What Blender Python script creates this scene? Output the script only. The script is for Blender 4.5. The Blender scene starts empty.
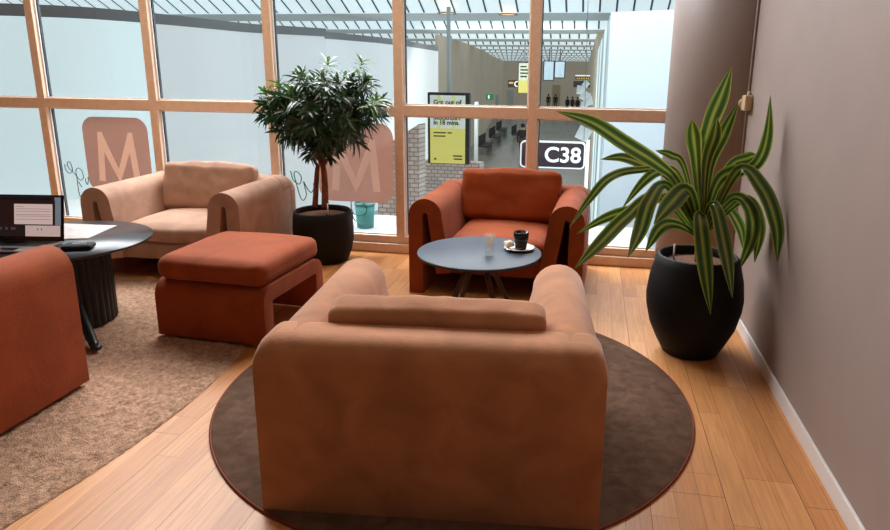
import bpy, bmesh, math, random
from mathutils import Vector, Matrix, noise
R = math.radians
C = bpy.context.collection
random.seed(7)

# ------------------------------------------------------------------ camera
CF, CH, PX, PY, RHO, TH, YAW = 646.775, 1.64, 478.107, 231.988, .0120, .2414, .1715
cr, sr, ct, st, cy, sy = math.cos(RHO), math.sin(RHO), math.cos(TH), math.sin(TH), math.cos(YAW), math.sin(YAW)
RT0, UP0 = Vector((cy, sy, 0)), Vector((-sy*st, cy*st, ct))
FW = Vector((-sy*ct, cy*ct, -st))
RT, UP = RT0*cr + UP0*sr, UP0*cr - RT0*sr
cam = bpy.data.cameras.new('camera'); camo = bpy.data.objects.new('camera', cam); C.objects.link(camo)
cam.sensor_width = 36; cam.lens = CF/890*36; cam.shift_x = (445-PX)/890; cam.shift_y = (PY-265)/890
camo.matrix_world = Matrix(((RT.x, UP.x, -FW.x, 0), (RT.y, UP.y, -FW.y, 0), (RT.z, UP.z, -FW.z, CH), (0, 0, 0, 1)))
cam.clip_end = 300
bpy.context.scene.camera = camo
def ray(x, y): return FW + RT*((x-PX)/CF) + UP*((PY-y)/CF)
EYE = Vector((0, 0, CH))
def G(x, y, z=0):
    d = ray(x, y); return EYE + d*((z-CH)/d.z)
def AY(x, y, Y):
    d = ray(x, y); return EYE + d*(Y/d.y)

# ------------------------------------------------------------------ materials
def lin(r, g, b):
    f = lambda v: (v/255/12.92) if v/255 <= .04045 else ((v/255+.055)/1.055)**2.4
    return (f(r), f(g), f(b), 1)
def mat(name):
    m = bpy.data.materials.new(name); m.use_nodes = True
    nt = m.node_tree; return m, nt, nt.nodes['Principled BSDF']
def pm(name, col, rough=.5, metal=0, spec=.5, sheen=0, emit=0, ecol=None, vary=.0, vscale=8, bump=0, bscale=200, alpha=1):
    m, nt, b = mat(name); c = lin(*col)
    b.inputs['Base Color'].default_value = c; b.inputs['Roughness'].default_value = rough
    b.inputs['Metallic'].default_value = metal; b.inputs['Specular IOR Level'].default_value = spec
    b.inputs['Sheen Weight'].default_value = sheen; b.inputs['Sheen Roughness'].default_value = .4; b.inputs['Sheen Tint'].default_value = tuple(.45+.55*v for v in c[:3])+(1,)
    b.inputs['Alpha'].default_value = alpha
    if emit:
        b.inputs['Emission Color'].default_value = lin(*(ecol or col)); b.inputs['Emission Strength'].default_value = emit
    tc = nt.nodes.new('ShaderNodeTexCoord')
    if vary:
        n = nt.nodes.new('ShaderNodeTexNoise'); n.inputs['Scale'].default_value = vscale; n.inputs['Detail'].default_value = 5; n.inputs['Distortion'].default_value = .6
        nt.links.new(tc.outputs['Object'], n.inputs['Vector'])
        r = nt.nodes.new('ShaderNodeValToRGB'); r.color_ramp.elements[0].position = .32; r.color_ramp.elements[1].position = .7
        r.color_ramp.elements[0].color = tuple(v*(1-vary) for v in c[:3])+(1,); r.color_ramp.elements[1].color = tuple(min(1, v*(1+vary)) for v in c[:3])+(1,)
        nt.links.new(n.outputs['Fac'], r.inputs['Fac']); nt.links.new(r.outputs['Color'], b.inputs['Base Color'])
    if bump:
        n2 = nt.nodes.new('ShaderNodeTexNoise'); n2.inputs['Scale'].default_value = bscale; n2.inputs['Detail'].default_value = 3
        nt.links.new(tc.outputs['Object'], n2.inputs['Vector'])
        bp = nt.nodes.new('ShaderNodeBump'); bp.inputs['Strength'].default_value = bump; bp.inputs['Distance'].default_value = .01
        nt.links.new(n2.outputs['Fac'], bp.inputs['Height']); nt.links.new(bp.outputs['Normal'], b.inputs['Normal'])
    return m

def wood_floor():
    m, nt, b = mat('oak parquet'); L = nt.links.new
    tc = nt.nodes.new('ShaderNodeTexCoord'); sp = nt.nodes.new('ShaderNodeSeparateXYZ'); cb = nt.nodes.new('ShaderNodeCombineXYZ')
    L(tc.outputs['Object'], sp.inputs[0]); L(sp.outputs['Y'], cb.inputs['X']); L(sp.outputs['X'], cb.inputs['Y'])
    br = nt.nodes.new('ShaderNodeTexBrick'); br.offset = .37; br.offset_frequency = 3; br.inputs['Scale'].default_value = 1
    br.inputs['Brick Width'].default_value = .85; br.inputs['Row Height'].default_value = .1; br.inputs['Mortar Size'].default_value = .0009; br.inputs['Mortar Smooth'].default_value = .3
    br.inputs['Color1'].default_value = lin(222, 158, 100); br.inputs['Color2'].default_value = lin(196, 130, 75); br.inputs['Mortar'].default_value = lin(120, 70, 36); br.inputs['Bias'].default_value = -.1
    L(cb.outputs[0], br.inputs['Vector'])
    # wide plank seams
    b2 = nt.nodes.new('ShaderNodeTexBrick'); b2.inputs['Scale'].default_value = 1; b2.inputs['Brick Width'].default_value = 2.4; b2.inputs['Row Height'].default_value = .3; b2.inputs['Mortar Size'].default_value = .0016; b2.inputs['Mortar Smooth'].default_value = .2
    b2.inputs['Color1'].default_value = (1, 1, 1, 1); b2.inputs['Color2'].default_value = (.86, .86, .86, 1); b2.inputs['Mortar'].default_value = (.3, .25, .2, 1)
    L(cb.outputs[0], b2.inputs['Vector'])
    mp = nt.nodes.new('ShaderNodeMapping'); mp.inputs['Scale'].default_value = (60, 3, 1); L(tc.outputs['Object'], mp.inputs['Vector'])
    n = nt.nodes.new('ShaderNodeTexNoise'); n.inputs['Scale'].default_value = 1.2; n.inputs['Detail'].default_value = 6; n.inputs['Distortion'].default_value = .8
    L(mp.outputs[0], n.inputs['Vector'])
    rp = nt.nodes.new('ShaderNodeValToRGB'); rp.color_ramp.elements[0].position = .3; rp.color_ramp.elements[1].position = .7
    rp.color_ramp.elements[0].color = (.80, .78, .74, 1); rp.color_ramp.elements[1].color = (1.06, 1.06, 1.06, 1); L(n.outputs['Fac'], rp.inputs['Fac'])
    m1 = nt.nodes.new('ShaderNodeMixRGB'); m1.blend_type = 'MULTIPLY'; m1.inputs[0].default_value = 1; L(br.outputs['Color'], m1.inputs[1]); L(rp.outputs['Color'], m1.inputs[2])
    m2 = nt.nodes.new('ShaderNodeMixRGB'); m2.blend_type = 'MULTIPLY'; m2.inputs[0].default_value = 1; L(m1.outputs[0], m2.inputs[1]); L(b2.outputs['Color'], m2.inputs[2])
    L(m2.outputs[0], b.inputs['Base Color'])
    b.inputs['Roughness'].default_value = .40; b.inputs['Specular IOR Level'].default_value = .35
    bp = nt.nodes.new('ShaderNodeBump'); bp.inputs['Strength'].default_value = .15; bp.inputs['Distance'].default_value = .002
    L(b2.outputs['Fac'], bp.inputs['Height']); bp.invert = True; L(bp.outputs['Normal'], b.inputs['Normal'])
    return m
def brick_mat(name, c1, c2, mort, bw, rh, ms, rot=False):
    m, nt, b = mat(name); L = nt.links.new
    tc = nt.nodes.new('ShaderNodeTexCoord'); sp = nt.nodes.new('ShaderNodeSeparateXYZ'); cb = nt.nodes.new('ShaderNodeCombineXYZ')
    L(tc.outputs['Object'], sp.inputs[0]); L(sp.outputs['X'], cb.inputs['X']); L(sp.outputs['Y' if rot else 'Z'], cb.inputs['Y'])
    br = nt.nodes.new('ShaderNodeTexBrick'); br.inputs['Scale'].default_value = 1; br.inputs['Brick Width'].default_value = bw; br.inputs['Row Height'].default_value = rh; br.inputs['Mortar Size'].default_value = ms
    br.inputs['Color1'].default_value = lin(*c1); br.inputs['Color2'].default_value = lin(*c2); br.inputs['Mortar'].default_value = lin(*mort)
    L(cb.outputs[0], br.inputs['Vector']); L(br.outputs['Color'], b.inputs['Base Color']); b.inputs['Roughness'].default_value = .6
    return m
def glass_mat(name, tint=(1, 1, 1), refl=.06):
    m = bpy.data.materials.new(name); m.use_nodes = True; nt = m.node_tree; nt.nodes.clear(); L = nt.links.new
    o = nt.nodes.new('ShaderNodeOutputMaterial'); t = nt.nodes.new('ShaderNodeBsdfTransparent'); g = nt.nodes.new('ShaderNodeBsdfGlossy'); mx = nt.nodes.new('ShaderNodeMixShader')
    t.inputs['Color'].default_value = (*tint, 1); g.inputs['Roughness'].default_value = .02; mx.inputs[0].default_value = refl
    L(t.outputs[0], mx.inputs[1]); L(g.outputs[0], mx.inputs[2]); L(mx.outputs[0], o.inputs['Surface'])
    return m
def frosted(name, col, e):
    return pm(name, col, rough=.35, emit=e, vary=.05, vscale=.35)  # emission stands in for daylight shining through the glass
def leaf_mat(name, dark, mid, edge, stripes=9):
    m, nt, b = mat(name); L = nt.links.new
    uv = nt.nodes.new('ShaderNodeUVMap'); sp = nt.nodes.new('ShaderNodeSeparateXYZ'); L(uv.outputs[0], sp.inputs[0])
    a = nt.nodes.new('ShaderNodeMath'); a.operation = 'SUBTRACT'; a.inputs[1].default_value = .5; L(sp.outputs['X'], a.inputs[0])
    ab = nt.nodes.new('ShaderNodeMath'); ab.operation = 'ABSOLUTE'; L(a.outputs[0], ab.inputs[0])
    mp = nt.nodes.new('ShaderNodeMapping'); mp.inputs['Scale'].default_value = (stripes, .7, 1); L(uv.outputs[0], mp.inputs['Vector'])
    n = nt.nodes.new('ShaderNodeTexNoise'); n.inputs['Scale'].default_value = 1.5; n.inputs['Detail'].default_value = 2; L(mp.outputs[0], n.inputs['Vector'])
    n.noise_dimensions = '2D'
    ad = nt.nodes.new('ShaderNodeMath'); ad.operation = 'MULTIPLY_ADD'; ad.inputs[1].default_value = .32; L(n.outputs['Fac'], ad.inputs[0]); L(ab.outputs[0], ad.inputs[2])
    r = nt.nodes.new('ShaderNodeValToRGB'); e = r.color_ramp.elements
    e[0].position = .15; e[0].color = tuple(.55*a+.45*b for a, b in zip(lin(*edge), lin(*mid))); e[1].position = .68; e[1].color = lin(*edge)
    for ps, cc in ((.22, mid), (.33, dark), (.50, dark), (.58, mid)): x = e.new(ps); x.color = lin(*cc)
    L(ad.outputs[0], r.inputs['Fac']); L(r.outputs['Color'], b.inputs['Base Color'])
    b.inputs['Roughness'].default_value = .24; b.inputs['Specular IOR Level'].default_value = .7
    # thin leaf: some light passes through
    tr = nt.nodes.new('ShaderNodeBsdfTranslucent'); L(r.outputs['Color'], tr.inputs['Color']); mx = nt.nodes.new('ShaderNodeMixShader'); mx.inputs[0].default_value = .25
    out = nt.nodes['Material Output']; L(b.outputs[0], mx.inputs[1]); L(tr.outputs[0], mx.inputs[2]); L(mx.outputs[0], out.inputs['Surface'])
    return m

M = dict(
    floor=wood_floor(),
    wall=pm('grey beige wall', (150, 130, 120), .7, vary=.03, vscale=3, bump=.03, bscale=120),
    column=pm('column paint', (146, 126, 116), .5, vary=.02),
    white=pm('white trim', (222, 214, 208), .45),
    frame=pm('pale birch frame', (232, 200, 176), .45, vary=.06, vscale=20),
    sealw=pm('pale gasket', (226, 228, 230), .4),
    seald=pm('dark gasket', (60, 70, 76), .4),
    glass=glass_mat('window glass', (.97, .99, .99), .03),
    tan=pm('tan suede', (178, 123, 88), .85, spec=.15, sheen=.5, vary=.2, vscale=5, bump=.12, bscale=60),
    beige=pm('beige suede', (184, 146, 124), .85, spec=.15, sheen=.3, vary=.13, vscale=7, bump=.12, bscale=60),
    rust=pm('rust velvet', (150, 70, 32), .8, spec=.15, sheen=.25, vary=.14, vscale=6, bump=.12, bscale=70),
    rug_r=pm('brown felt rug', (112, 86, 70), 1, spec=.05, vary=.25, vscale=14, bump=.8, bscale=420),
    shag=pm('golden brown shag', (188, 148, 120), 1, spec=.05, sheen=.2, vary=.35, vscale=38, bump=1, bscale=140),
    binding=pm('rust rug binding', (120, 52, 26), .9),
    pot=pm('black pot', (20, 17, 16), .65, spec=.25, bump=.05, bscale=200),
    soil=pm('bark soil', (110, 72, 50), .95, vary=.6, vscale=90, bump=1, bscale=120),
    bark=pm('brown bark', (140, 84, 56), .85, vary=.4, vscale=40, bump=.6, bscale=60),
    blacktop=pm('black marble', (40, 38, 40), .3, spec=.6, vary=.5, vscale=7),
    black=pm('black lacquer', (18, 16, 16), .45),
    cloth_black=pm('black neoprene', (20, 20, 22), .8, bump=.2, bscale=300),
    bluegrey=pm('blue grey laminate', (64, 74, 86), .5, spec=.3),
    topedge=pm('table edge', (62, 56, 54), .5),
    darkwood=pm('dark stained wood', (92, 56, 40), .5, vary=.25, vscale=25),
    mug=pm('black ceramic', (22, 20, 20), .25),
    mugraw=pm('dark matt ceramic', (44, 36, 32), .7),
    china=pm('white china', (238, 232, 226), .25),
    paper=pm('white paper', (196, 182, 176), .7, bump=.1, bscale=20),
    napkin=pm('cream napkin', (238, 214, 186), .8),
    lemon=pm('pale citrus', (240, 206, 160), .5),
    tumbler=pm('tumbler glass', (236, 240, 242), .08, spec=.8, alpha=.24),
    silver=pm('laptop aluminium', (150, 140, 134), .35, metal=.8),
    bezel=pm('laptop bezel', (16, 15, 16), .25),
    cream=pm('cream plastic', (214, 184, 148), .4),
    steel=pm('steel', (150, 150, 150), .3, metal=1),
)
M['leafv'] = leaf_mat('variegated leaf', (46, 78, 26), (108, 136, 44), (186, 182, 82), 5)
M['leafn'] = leaf_mat('narrow leaf', (32, 56, 34), (50, 80, 48), (88, 118, 74), 4)
M['leafy'] = leaf_mat('young narrow leaf', (50, 88, 26), (90, 130, 40), (150, 176, 80), 4)

# ------------------------------------------------------------------ mesh helpers
def obj(name, bm, m, parent=None, smooth=True, loc=None, rot=None, mats=None):
    bmesh.ops.recalc_face_normals(bm, faces=bm.faces)
    me = bpy.data.meshes.new(name); bm.to_mesh(me); bm.free()
    for mm in (mats or [m]): me.materials.append(mm)
    if smooth:
        for p in me.polygons: p.use_smooth = True
    o = bpy.data.objects.new(name, me); C.objects.link(o)
    if parent: o.parent = parent
    if loc is not None: o.location = loc
    if rot is not None: o.rotation_euler = rot
    return o
def bevel(o, w=.01, seg=3, ang=40):
    b = o.modifiers.new('bevel', 'BEVEL'); b.width = w; b.segments = seg; b.limit_method = 'ANGLE'; b.angle_limit = R(ang)
    return o
def tag(o, label, cat, group=None):
    o['label'] = label; o['category'] = cat
    if group: o['group'] = group
    return o
def thing(name, label, cat, loc=(0, 0, 0), rz=0, group=None):
    o = bpy.data.objects.new(name, None); C.objects.link(o); o.location = loc; o.rotation_euler = (0, 0, rz); o.empty_display_size = .1
    return tag(o, label, cat, group)
def struct(o): o['kind'] = 'structure'; return o
def copy_tree(o, parent=None):
    c = o.copy(); C.objects.link(c); c.parent = parent
    for ch in list(o.children): copy_tree(ch, c)
    return c
def box(bm, x0, x1, y0, y1, z0, z1):
    v = [bm.verts.new((x, y, z)) for x in (x0, x1) for y in (y0, y1) for z in (z0, z1)]
    for f in ((0, 1, 3, 2), (4, 6, 7, 5), (0, 4, 5, 1), (2, 3, 7, 6), (0, 2, 6, 4), (1, 5, 7, 3)): bm.faces.new([v[i] for i in f])
def boxbm(*a):
    bm = bmesh.new(); box(bm, *a); return bm
def softbox(sx, sy, sz, r, n=14, puff=0, amp=0, seed=0, fr=5, sag=0):
    """cushion: rounded box of half extents sx,sy,sz"""
    bm = bmesh.new(); bmesh.ops.create_cube(bm, size=2)
    bmesh.ops.subdivide_edges(bm, edges=bm.edges[:], cuts=n, use_grid_fill=True)
    for v in bm.verts:
        p = v.co.copy()
        q = Vector((p.x*sx, p.y*sy, p.z*sz))
        # warp parameter so that rounding gets enough vertices
        i = Vector((max(-sx+r, min(sx-r, q.x)), max(-sy+r, min(sy-r, q.y)), max(-sz+r, min(sz-r, q.z))))
        d = q-i
        if d.length > 1e-9: q = i + d.normalized()*r
        k = (1-p.x**2)*(1-p.y**2)
        q.z += puff*k*(1 if p.z > 0 else -.3)*abs(p.z) - sag*(1-p.x**2)
        k2 = (1-p.x**2)*(1-p.z**2); q.y += .6*puff*k2*p.y
        if amp:
            nn = noise.noise(Vector((q.x*fr+seed, q.y*fr, q.z*fr)))+.5*noise.noise(Vector((q.x*fr*2.7+seed, q.y*fr*2.1, q.z*fr*2)))
            q += Vector((p.x*.3, p.y*.6, p.z)).normalized()*nn*amp
        v.co = q
    return bm
def back_shell(path, t, hw, r, H):
    xs = [-hw+r*(1-math.cos(math.pi/2*k/7)) for k in range(8)]; xs += [-hw+r+(2*hw-2*r)*k/6 for k in range(1, 6)]; xs += [-x for x in xs[7::-1]]
    bm = bmesh.new(); n = len(path); sl = []
    for x in xs:
        d = max(0, abs(x)-(hw-r)); drop = r-math.sqrt(max(0, r*r-d*d)); drop = min(drop, r*.86); ring = []
        for side in (1, -1):
            pts = []
            for i in range(n):
                a = Vector(path[max(0, i-1)]); b = Vector(path[min(n-1, i+1)]); dd = (b-a).normalized(); q = Vector(path[i])+Vector((-dd.y, dd.x))*t*side
                if i in (0, n-1): q.y = path[i][1]
                k = max(0, min(1, (q.y-.35)/(H-.35))); pts.append(bm.verts.new((x, q.x, q.y-drop*k*k)))
            ring += pts if side == 1 else pts[::-1]
        sl.append(ring)
    m = len(sl[0])
    for a, b in zip(sl, sl[1:]):
        for i in range(m): bm.faces.new((a[i], a[(i+1) % m], b[(i+1) % m], b[i]))
    for a in (sl[0], sl[-1]):
        for i in range(n-1): bm.faces.new((a[i], a[i+1], a[m-2-i], a[m-1-i]))
    return bm
def band(path, t, a0, a1, axis='Y'):
    """thick bent slab: 2-D centre path, half thickness t, extruded along axis"""
    n = len(path); out, inn = [], []
    for i in range(n):
        a = Vector(path[max(0, i-1)]); b = Vector(path[min(n-1, i+1)]); d = (b-a).normalized(); nn = Vector((-d.y, d.x))
        p = Vector(path[i]); out.append(p+nn*t); inn.append(p-nn*t)
    out[0].y = inn[0].y = path[0][1]
    bm = bmesh.new()
    P = (lambda q, a: (q.x, a, q.y)) if axis == 'Y' else (lambda q, a: (a, q.x, q.y))
    V = {(k, s): [bm.verts.new(P(q, a)) for q in L] for k, L in (('o', out), ('i', inn)) for s, a in ((0, a0), (1, a1))}
    for i in range(n-1):
        bm.faces.new((V['o', 0][i], V['o', 0][i+1], V['o', 1][i+1], V['o', 1][i]))
        bm.faces.new((V['i', 0][i], V['i', 1][i], V['i', 1][i+1], V['i', 0][i+1]))
        for s in (0, 1): bm.faces.new((V['o', s][i], V['i', s][i], V['i', s][i+1], V['o', s][i+1]))
    for i in (0, n-1): bm.faces.new((V['o', 0][i], V['o', 1][i], V['i', 1][i], V['i', 0][i]))
    return bm
def lathe(prof, seg=48, cap=True):
    bm = bmesh.new(); rings = []
    for r, z in prof:
        rings.append([bm.verts.new((r*math.cos(2*math.pi*k/seg), r*math.sin(2*math.pi*k/seg), z)) for k in range(seg)])
    for a, b in zip(rings, rings[1:]):
        for k in range(seg): bm.faces.new((a[k], a[(k+1) % seg], b[(k+1) % seg], b[k]))
    if cap:
        bm.faces.new(rings[0][::-1]); bm.faces.new(rings[-1])
    return bm
def tube(bm, pts, rad, seg=8, cap=True):
    pts = [Vector(p) for p in pts]; n = len(pts); rings = []
    rad = rad if isinstance(rad, (list, tuple)) else [rad]*n
    ref = Vector((.3, .9, .2))
    for i in range(n):
        d = (pts[min(n-1, i+1)]-pts[max(0, i-1)]).normalized()
        if abs(d.dot(ref)) > .95: ref = Vector((.9, .1, .3))
        u = d.cross(ref).normalized(); w = d.cross(u)
        rings.append([bm.verts.new(pts[i]+(u*math.cos(2*math.pi*k/seg)+w*math.sin(2*math.pi*k/seg))*rad[i]) for k in range(seg)])
    for a, b in zip(rings, rings[1:]):
        for k in range(seg): bm.faces.new((a[k], a[(k+1) % seg], b[(k+1) % seg], b[k]))
    if cap: bm.faces.new(rings[0][::-1]); bm.faces.new(rings[-1])
def spline(pts, k=6):
    pts = [Vector(p) for p in pts]; q = [pts[0]*2-pts[1]]+pts+[pts[-1]*2-pts[-2]]; out = []
    for i in range(1, len(q)-2):
        for j in range(k):
            t = j/k; a, b, c, d = q[i-1:i+3]
            out.append(.5*((2*b)+(c-a)*t+(2*a-5*b+4*c-d)*t*t+(3*b-a-3*c+d)*t**3))
    out.append(pts[-1]); return out
def poly_prism(bm, pts, y0, y1):
    """pts (x,z) polygon extruded along y"""
    a = [bm.verts.new((x, y0, z)) for x, z in pts]; b = [bm.verts.new((x, y1, z)) for x, z in pts]
    bm.faces.new(a); bm.faces.new(b[::-1]); n = len(pts)
    for i in range(n): bm.faces.new((a[i], b[i], b[(i+1) % n], a[(i+1) % n]))
def rrect(x0, x1, z0, z1, r, k=8):
    p = []
    for cx, cz, a in ((x1-r, z1-r, 0), (x0+r, z1-r, 90), (x0+r, z0+r, 180), (x1-r, z0+r, 270)):
        for j in range(k+1): t = R(a+90*j/k); p.append((cx+r*math.cos(t), cz+r*math.sin(t)))
    return p
def text(name, body, size, m, parent, loc, rot=(R(90), 0, 0), align='LEFT', bold=0, depth=.002, sx=1):
    x = 0
    for word in body.split():
        cu = bpy.data.curves.new(name, 'FONT'); cu.body = word; cu.size = size; cu.offset = bold; cu.extrude = depth
        t = bpy.data.objects.new(name, cu); C.objects.link(t)
        bpy.context.view_layer.update()
        me = bpy.data.meshes.new_from_object(t.evaluated_get(bpy.context.evaluated_depsgraph_get()))
        bpy.data.objects.remove(t); me.materials.clear(); me.materials.append(m)
        o = bpy.data.objects.new(name, me); C.objects.link(o); o.parent = parent; o.location = Vector(loc)+Vector((x*sx, 0, 0)); o.rotation_euler = rot; o.scale.x = sx
        x += max(v.co.x for v in me.vertices)+size*.28

# ------------------------------------------------------------------ lounge shell
W = 5.62; XW = 1.03
bm = boxbm(-9, XW, -3, W+.1, -.12, 0); struct(obj('floor', bm, M['floor'], smooth=False))
bm = boxbm(XW, XW+.5, -3, 4.72, 0, 3.6); struct(obj('wall_right', bm, M['wall'], smooth=False))
struct(bevel(obj('baseboard_right', boxbm(XW-.014, XW, -3, 4.70, 0, .085), M['white'], smooth=False), .004, 2))
bm = lathe([(.72, 0), (.72, 3.6)], 96); struct(obj('column', bm, M['column'], loc=(1.29, 5.37, 0)))
bm = bmesh.new(); tube(bm, [(XW-.005, 4.69, 0.08), (XW-.005, 4.69, 3.6)], .012, 10); struct(obj('trim_1', bm, M['column']))

# window wall
MX = [-6.53, -5.325, -4.115, -2.91, -1.70, -.512, .70]
ZB, ZT, ZTOP = .155, 1.305, 3.6
n = 1
def trim(bm, m, bw=.006):
    global n
    n += 1
    return struct(bevel(obj('trim_%d' % n, bm, m, smooth=False), bw, 2))
trim(boxbm(-7.5, .72, W-.035, W+.09, 0, .085), M['frame'])          # bottom rail, two steps
trim(boxbm(-7.5, .72, W, W+.09, .085, ZB), M['frame'])
trim(boxbm(-7.5, .72, W-.004, W+.09, ZT-.045, ZT+.05), M['frame'])  # transom
trim(boxbm(-7.5, .72, W, W+.09, ZTOP, ZTOP+.1), M['frame'])
for x in MX: trim(boxbm(x-.041, x+.041, W-.012, W+.07, .085, ZTOP), M['frame'])
for i in range(len(MX)-1):
    x0, x1 = MX[i]+.041, MX[i+1]-.041
    if x1 > .66: x1 = .66
    w = bpy.data.objects.new('window_%d' % (i+1), None); C.objects.link(w); struct(w); w.location = ((x0+x1)/2, W+.04, 0)
    hw = (x1-x0)/2
    for z0, z1 in ((ZB, ZT-.045), (ZT+.05, ZTOP)):
        obj('pane', boxbm(-hw, hw, .0, .006, z0, z1), M['glass'], w, smooth=False)
        b2 = bmesh.new(); g = .012
        for a in ((-hw, -hw+g, z0, z1), (hw-g, hw, z0, z1), (-hw, hw, z0, z0+g), (-hw, hw, z1-g, z1)): box(b2, a[0], a[1], -.012, .0, a[2], a[3])
        obj('gasket', b2, M['sealw'], w, smooth=False)
        b2 = bmesh.new(); g2 = .02
        for a in ((-hw, -hw+g2, z0, z1),): box(b2, a[0], a[1], .008, .03, a[2], a[3])
        obj('spacer', b2, M['seald'], w, smooth=False)

# stickers on the glass
def decal_mat(name, col, t):
    m = bpy.data.materials.new(name); m.use_nodes = True; nt = m.node_tree; nt.nodes.clear(); L = nt.links.new
    o = nt.nodes.new('ShaderNodeOutputMaterial'); tr = nt.nodes.new('ShaderNodeBsdfTransparent'); d = nt.nodes.new('ShaderNodeBsdfDiffuse'); tl = nt.nodes.new('ShaderNodeBsdfTranslucent')
    a = nt.nodes.new('ShaderNodeMixShader'); b = nt.nodes.new('ShaderNodeMixShader'); a.inputs[0].default_value = .5; b.inputs[0].default_value = t
    d.inputs['Color'].default_value = lin(*col); tl.inputs['Color'].default_value = lin(*col)
    L(d.outputs[0], a.inputs[1]); L(tl.outputs[0], a.inputs[2]); L(a.outputs[0], b.inputs[1]); L(tr.outputs[0], b.inputs[2]); L(b.outputs[0], o.inputs['Surface'])
    return m
M['coral'] = decal_mat('coral film', (196, 152, 134), .22)
M['coral_light'] = pm('pale film', (222, 186, 168), .5, emit=.42)  # emission stands in for backlight coming through the letter
M['green'] = pm('green lettering', (0, 120, 88), .5)
M['greygreen'] = pm('dark lettering', (50, 74, 74), .5)
MS = [(0, 0), (.09, 1), (.19, 1), (.5, .26), (.81, 1), (.91, 1), (1, 0), (.85, 0), (.80, .60), (.5, -.03), (.20, .60), (.15, 0)]
def m_sticker(x0, x1, z0, z1, label):
    t = thing('window_decal', label, 'sticker', ((x0+x1)/2, W+.034, (z0+z1)/2), 0, 'coral M stickers on the glass')
    hx, hz = (x1-x0)/2, (z1-z0)/2
    b = bmesh.new(); poly_prism(b, rrect(-hx, hx, -hz, hz, .13), 0, .002); obj('film', b, M['coral'], t, smooth=False)
    b = bmesh.new(); sx, sz = hx*1.30, hz*1.32
    a = [b.verts.new(((u-.5)*sx, -.003, (v-.5)*sz-.02)) for u, v in MS]; b.faces.new(a)
    obj('letter_m', b, M['coral_light'], t, smooth=False)['label'] = 'pale letter M'
    return t
m_sticker(-4.95, -4.235, .44, 1.18, 'coral square window sticker with pale M above the beige armchair')
m_sticker(-2.50, -1.77, .455, 1.185, 'coral square window sticker with pale M behind the small tree')
def script(name, label, strokes, m, rad):
    allp = [AY(x, y, W+.02) for s in strokes for x, y in s]; c = sum(allp, Vector())/len(allp)
    t = thing(name, label, 'lettering', c)
    for s in strokes:
        b = bmesh.new(); tube(b, spline([AY(x, y, W+.02)-c for x, y in s], 5), rad, 6)
        obj('letter_stroke', b, m, t)
    return t
def zz(ox, oy, sc, *p): return [(ox+x/sc, oy+y/sc) for x, y in p]
script('window_lettering', 'dark cursive lettering on the glass left of the left M sticker', [
    zz(55, 150, 10.6, (105, 150), (110, 200), (150, 245), (182, 228), (182, 190), (162, 135), (140, 125), (130, 150), (145, 190), (185, 225), (220, 265), (255, 310), (278, 320), (302, 290), (285, 220), (245, 190), (222, 220), (232, 290), (240, 350), (250, 430), (270, 500)),
    zz(55, 150, 10.6, (250, 335), (285, 395)), zz(55, 150, 10.6, (322, 300), (330, 345), (345, 365), (352, 330), (350, 285))], M['greygreen'], .004)
script('window_lettering', 'green cursive lettering on the glass beside the small tree pot', [
    zz(270, 110, 4.077, (84, 248), (95, 285), (120, 302), (128, 275), (112, 252), (98, 258), (108, 300), (122, 350), (136, 368), (148, 345), (140, 305), (138, 292), (152, 320), (168, 336), (178, 320), (178, 296)),
    zz(340, 190, 10.6, (118, 120), (122, 200), (150, 255), (220, 268), (272, 245), (285, 195), (255, 150), (215, 170)),
    zz(340, 190, 10.6, (128, 240), (150, 310), (200, 350), (240, 380))], M['green'], .005)

# ------------------------------------------------------------------ armchairs
def arm_path(H=.73):
    p = [(.054, 0), (.054, .2), (.054, .40), (.054, H-.128)]; rc = .074
    for k in range(1, 12): a = R(180-180*k/12); p.append((.128+rc*math.cos(a), H-.128+rc*math.sin(a)))
    p += [(.204, H-.155), (.222, .47), (.244, .34), (.268, .17)]
    return p
def armchair(label, m, loc, rz, cush, seatm=None, cush_z=.66, cush_rx=-10, cush_y=-.2, cush_h=.17, wr=.008, puff=.02, crn=.10, H=.735, Wd=1.30, D=1.0, seed=0, name='armchair'):
    t = thing(name, label, 'armchair', loc, rz, 'lounge armchairs')
    # back: thick slab with rolled top
    hw, y0 = Wd/2, -D/2
    bp = [(y0+.052, 0), (y0+.052, .25), (y0+.052, H-.09)]; rc = .032
    for k in range(1, 6): a = R(180-90*k/6); bp.append((y0+.084+rc*math.cos(a), H-.084+rc*math.sin(a)))
    bp += [(y0+.10, H-.052), (y0+.14, H-.052), (y0+.17, H-.053)]
    for k in range(1, 6): a = R(90-90*k/6); bp.append((y0+.178+rc*math.cos(a), H-.085+rc*math.sin(a)))
    bp += [(y0+.211, H-.10), (y0+.213, .4), (y0+.215, .15)]
    o = obj('back_panel', back_shell(bp, .0515, hw-.002, crn, H), m, t); bevel(o, .022, 4, 50)
    for s in (-1, 1):
        p = [(s*(hw-x), z) for x, z in arm_path(H)]
        o = obj('armrest', band(p, .054, y0+.10, D/2, 'Y'), m, t); bevel(o, .02, 4, 50)
    o = obj('seat_base', boxbm(-hw+.25, hw-.25, y0+.2, D/2-.05, .16, .30), m, t); bevel(o, .025, 3)
    obj('seat_cushion', softbox(hw-.295, .40, .075, .055, 16, .03, .005, seed), seatm or m, t, loc=(0, .07, .37))
    obj('back_cushion', softbox(cush, .085, cush_h, .05, 18, puff, wr, seed+3, 7), seatm or m, t, loc=(0, cush_y, cush_z), rot=(R(cush_rx), 0, 0))
    return t
armchair('tan suede armchair in the foreground seen from behind on the round rug', M['tan'], (-.583, 2.565, .0135), R(5.5), .425, crn=.07, H=.695, Wd=1.27, D=1.07, cush_z=.595, cush_y=-.235, cush_rx=12, cush_h=.165, seed=1, puff=.008)
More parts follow.
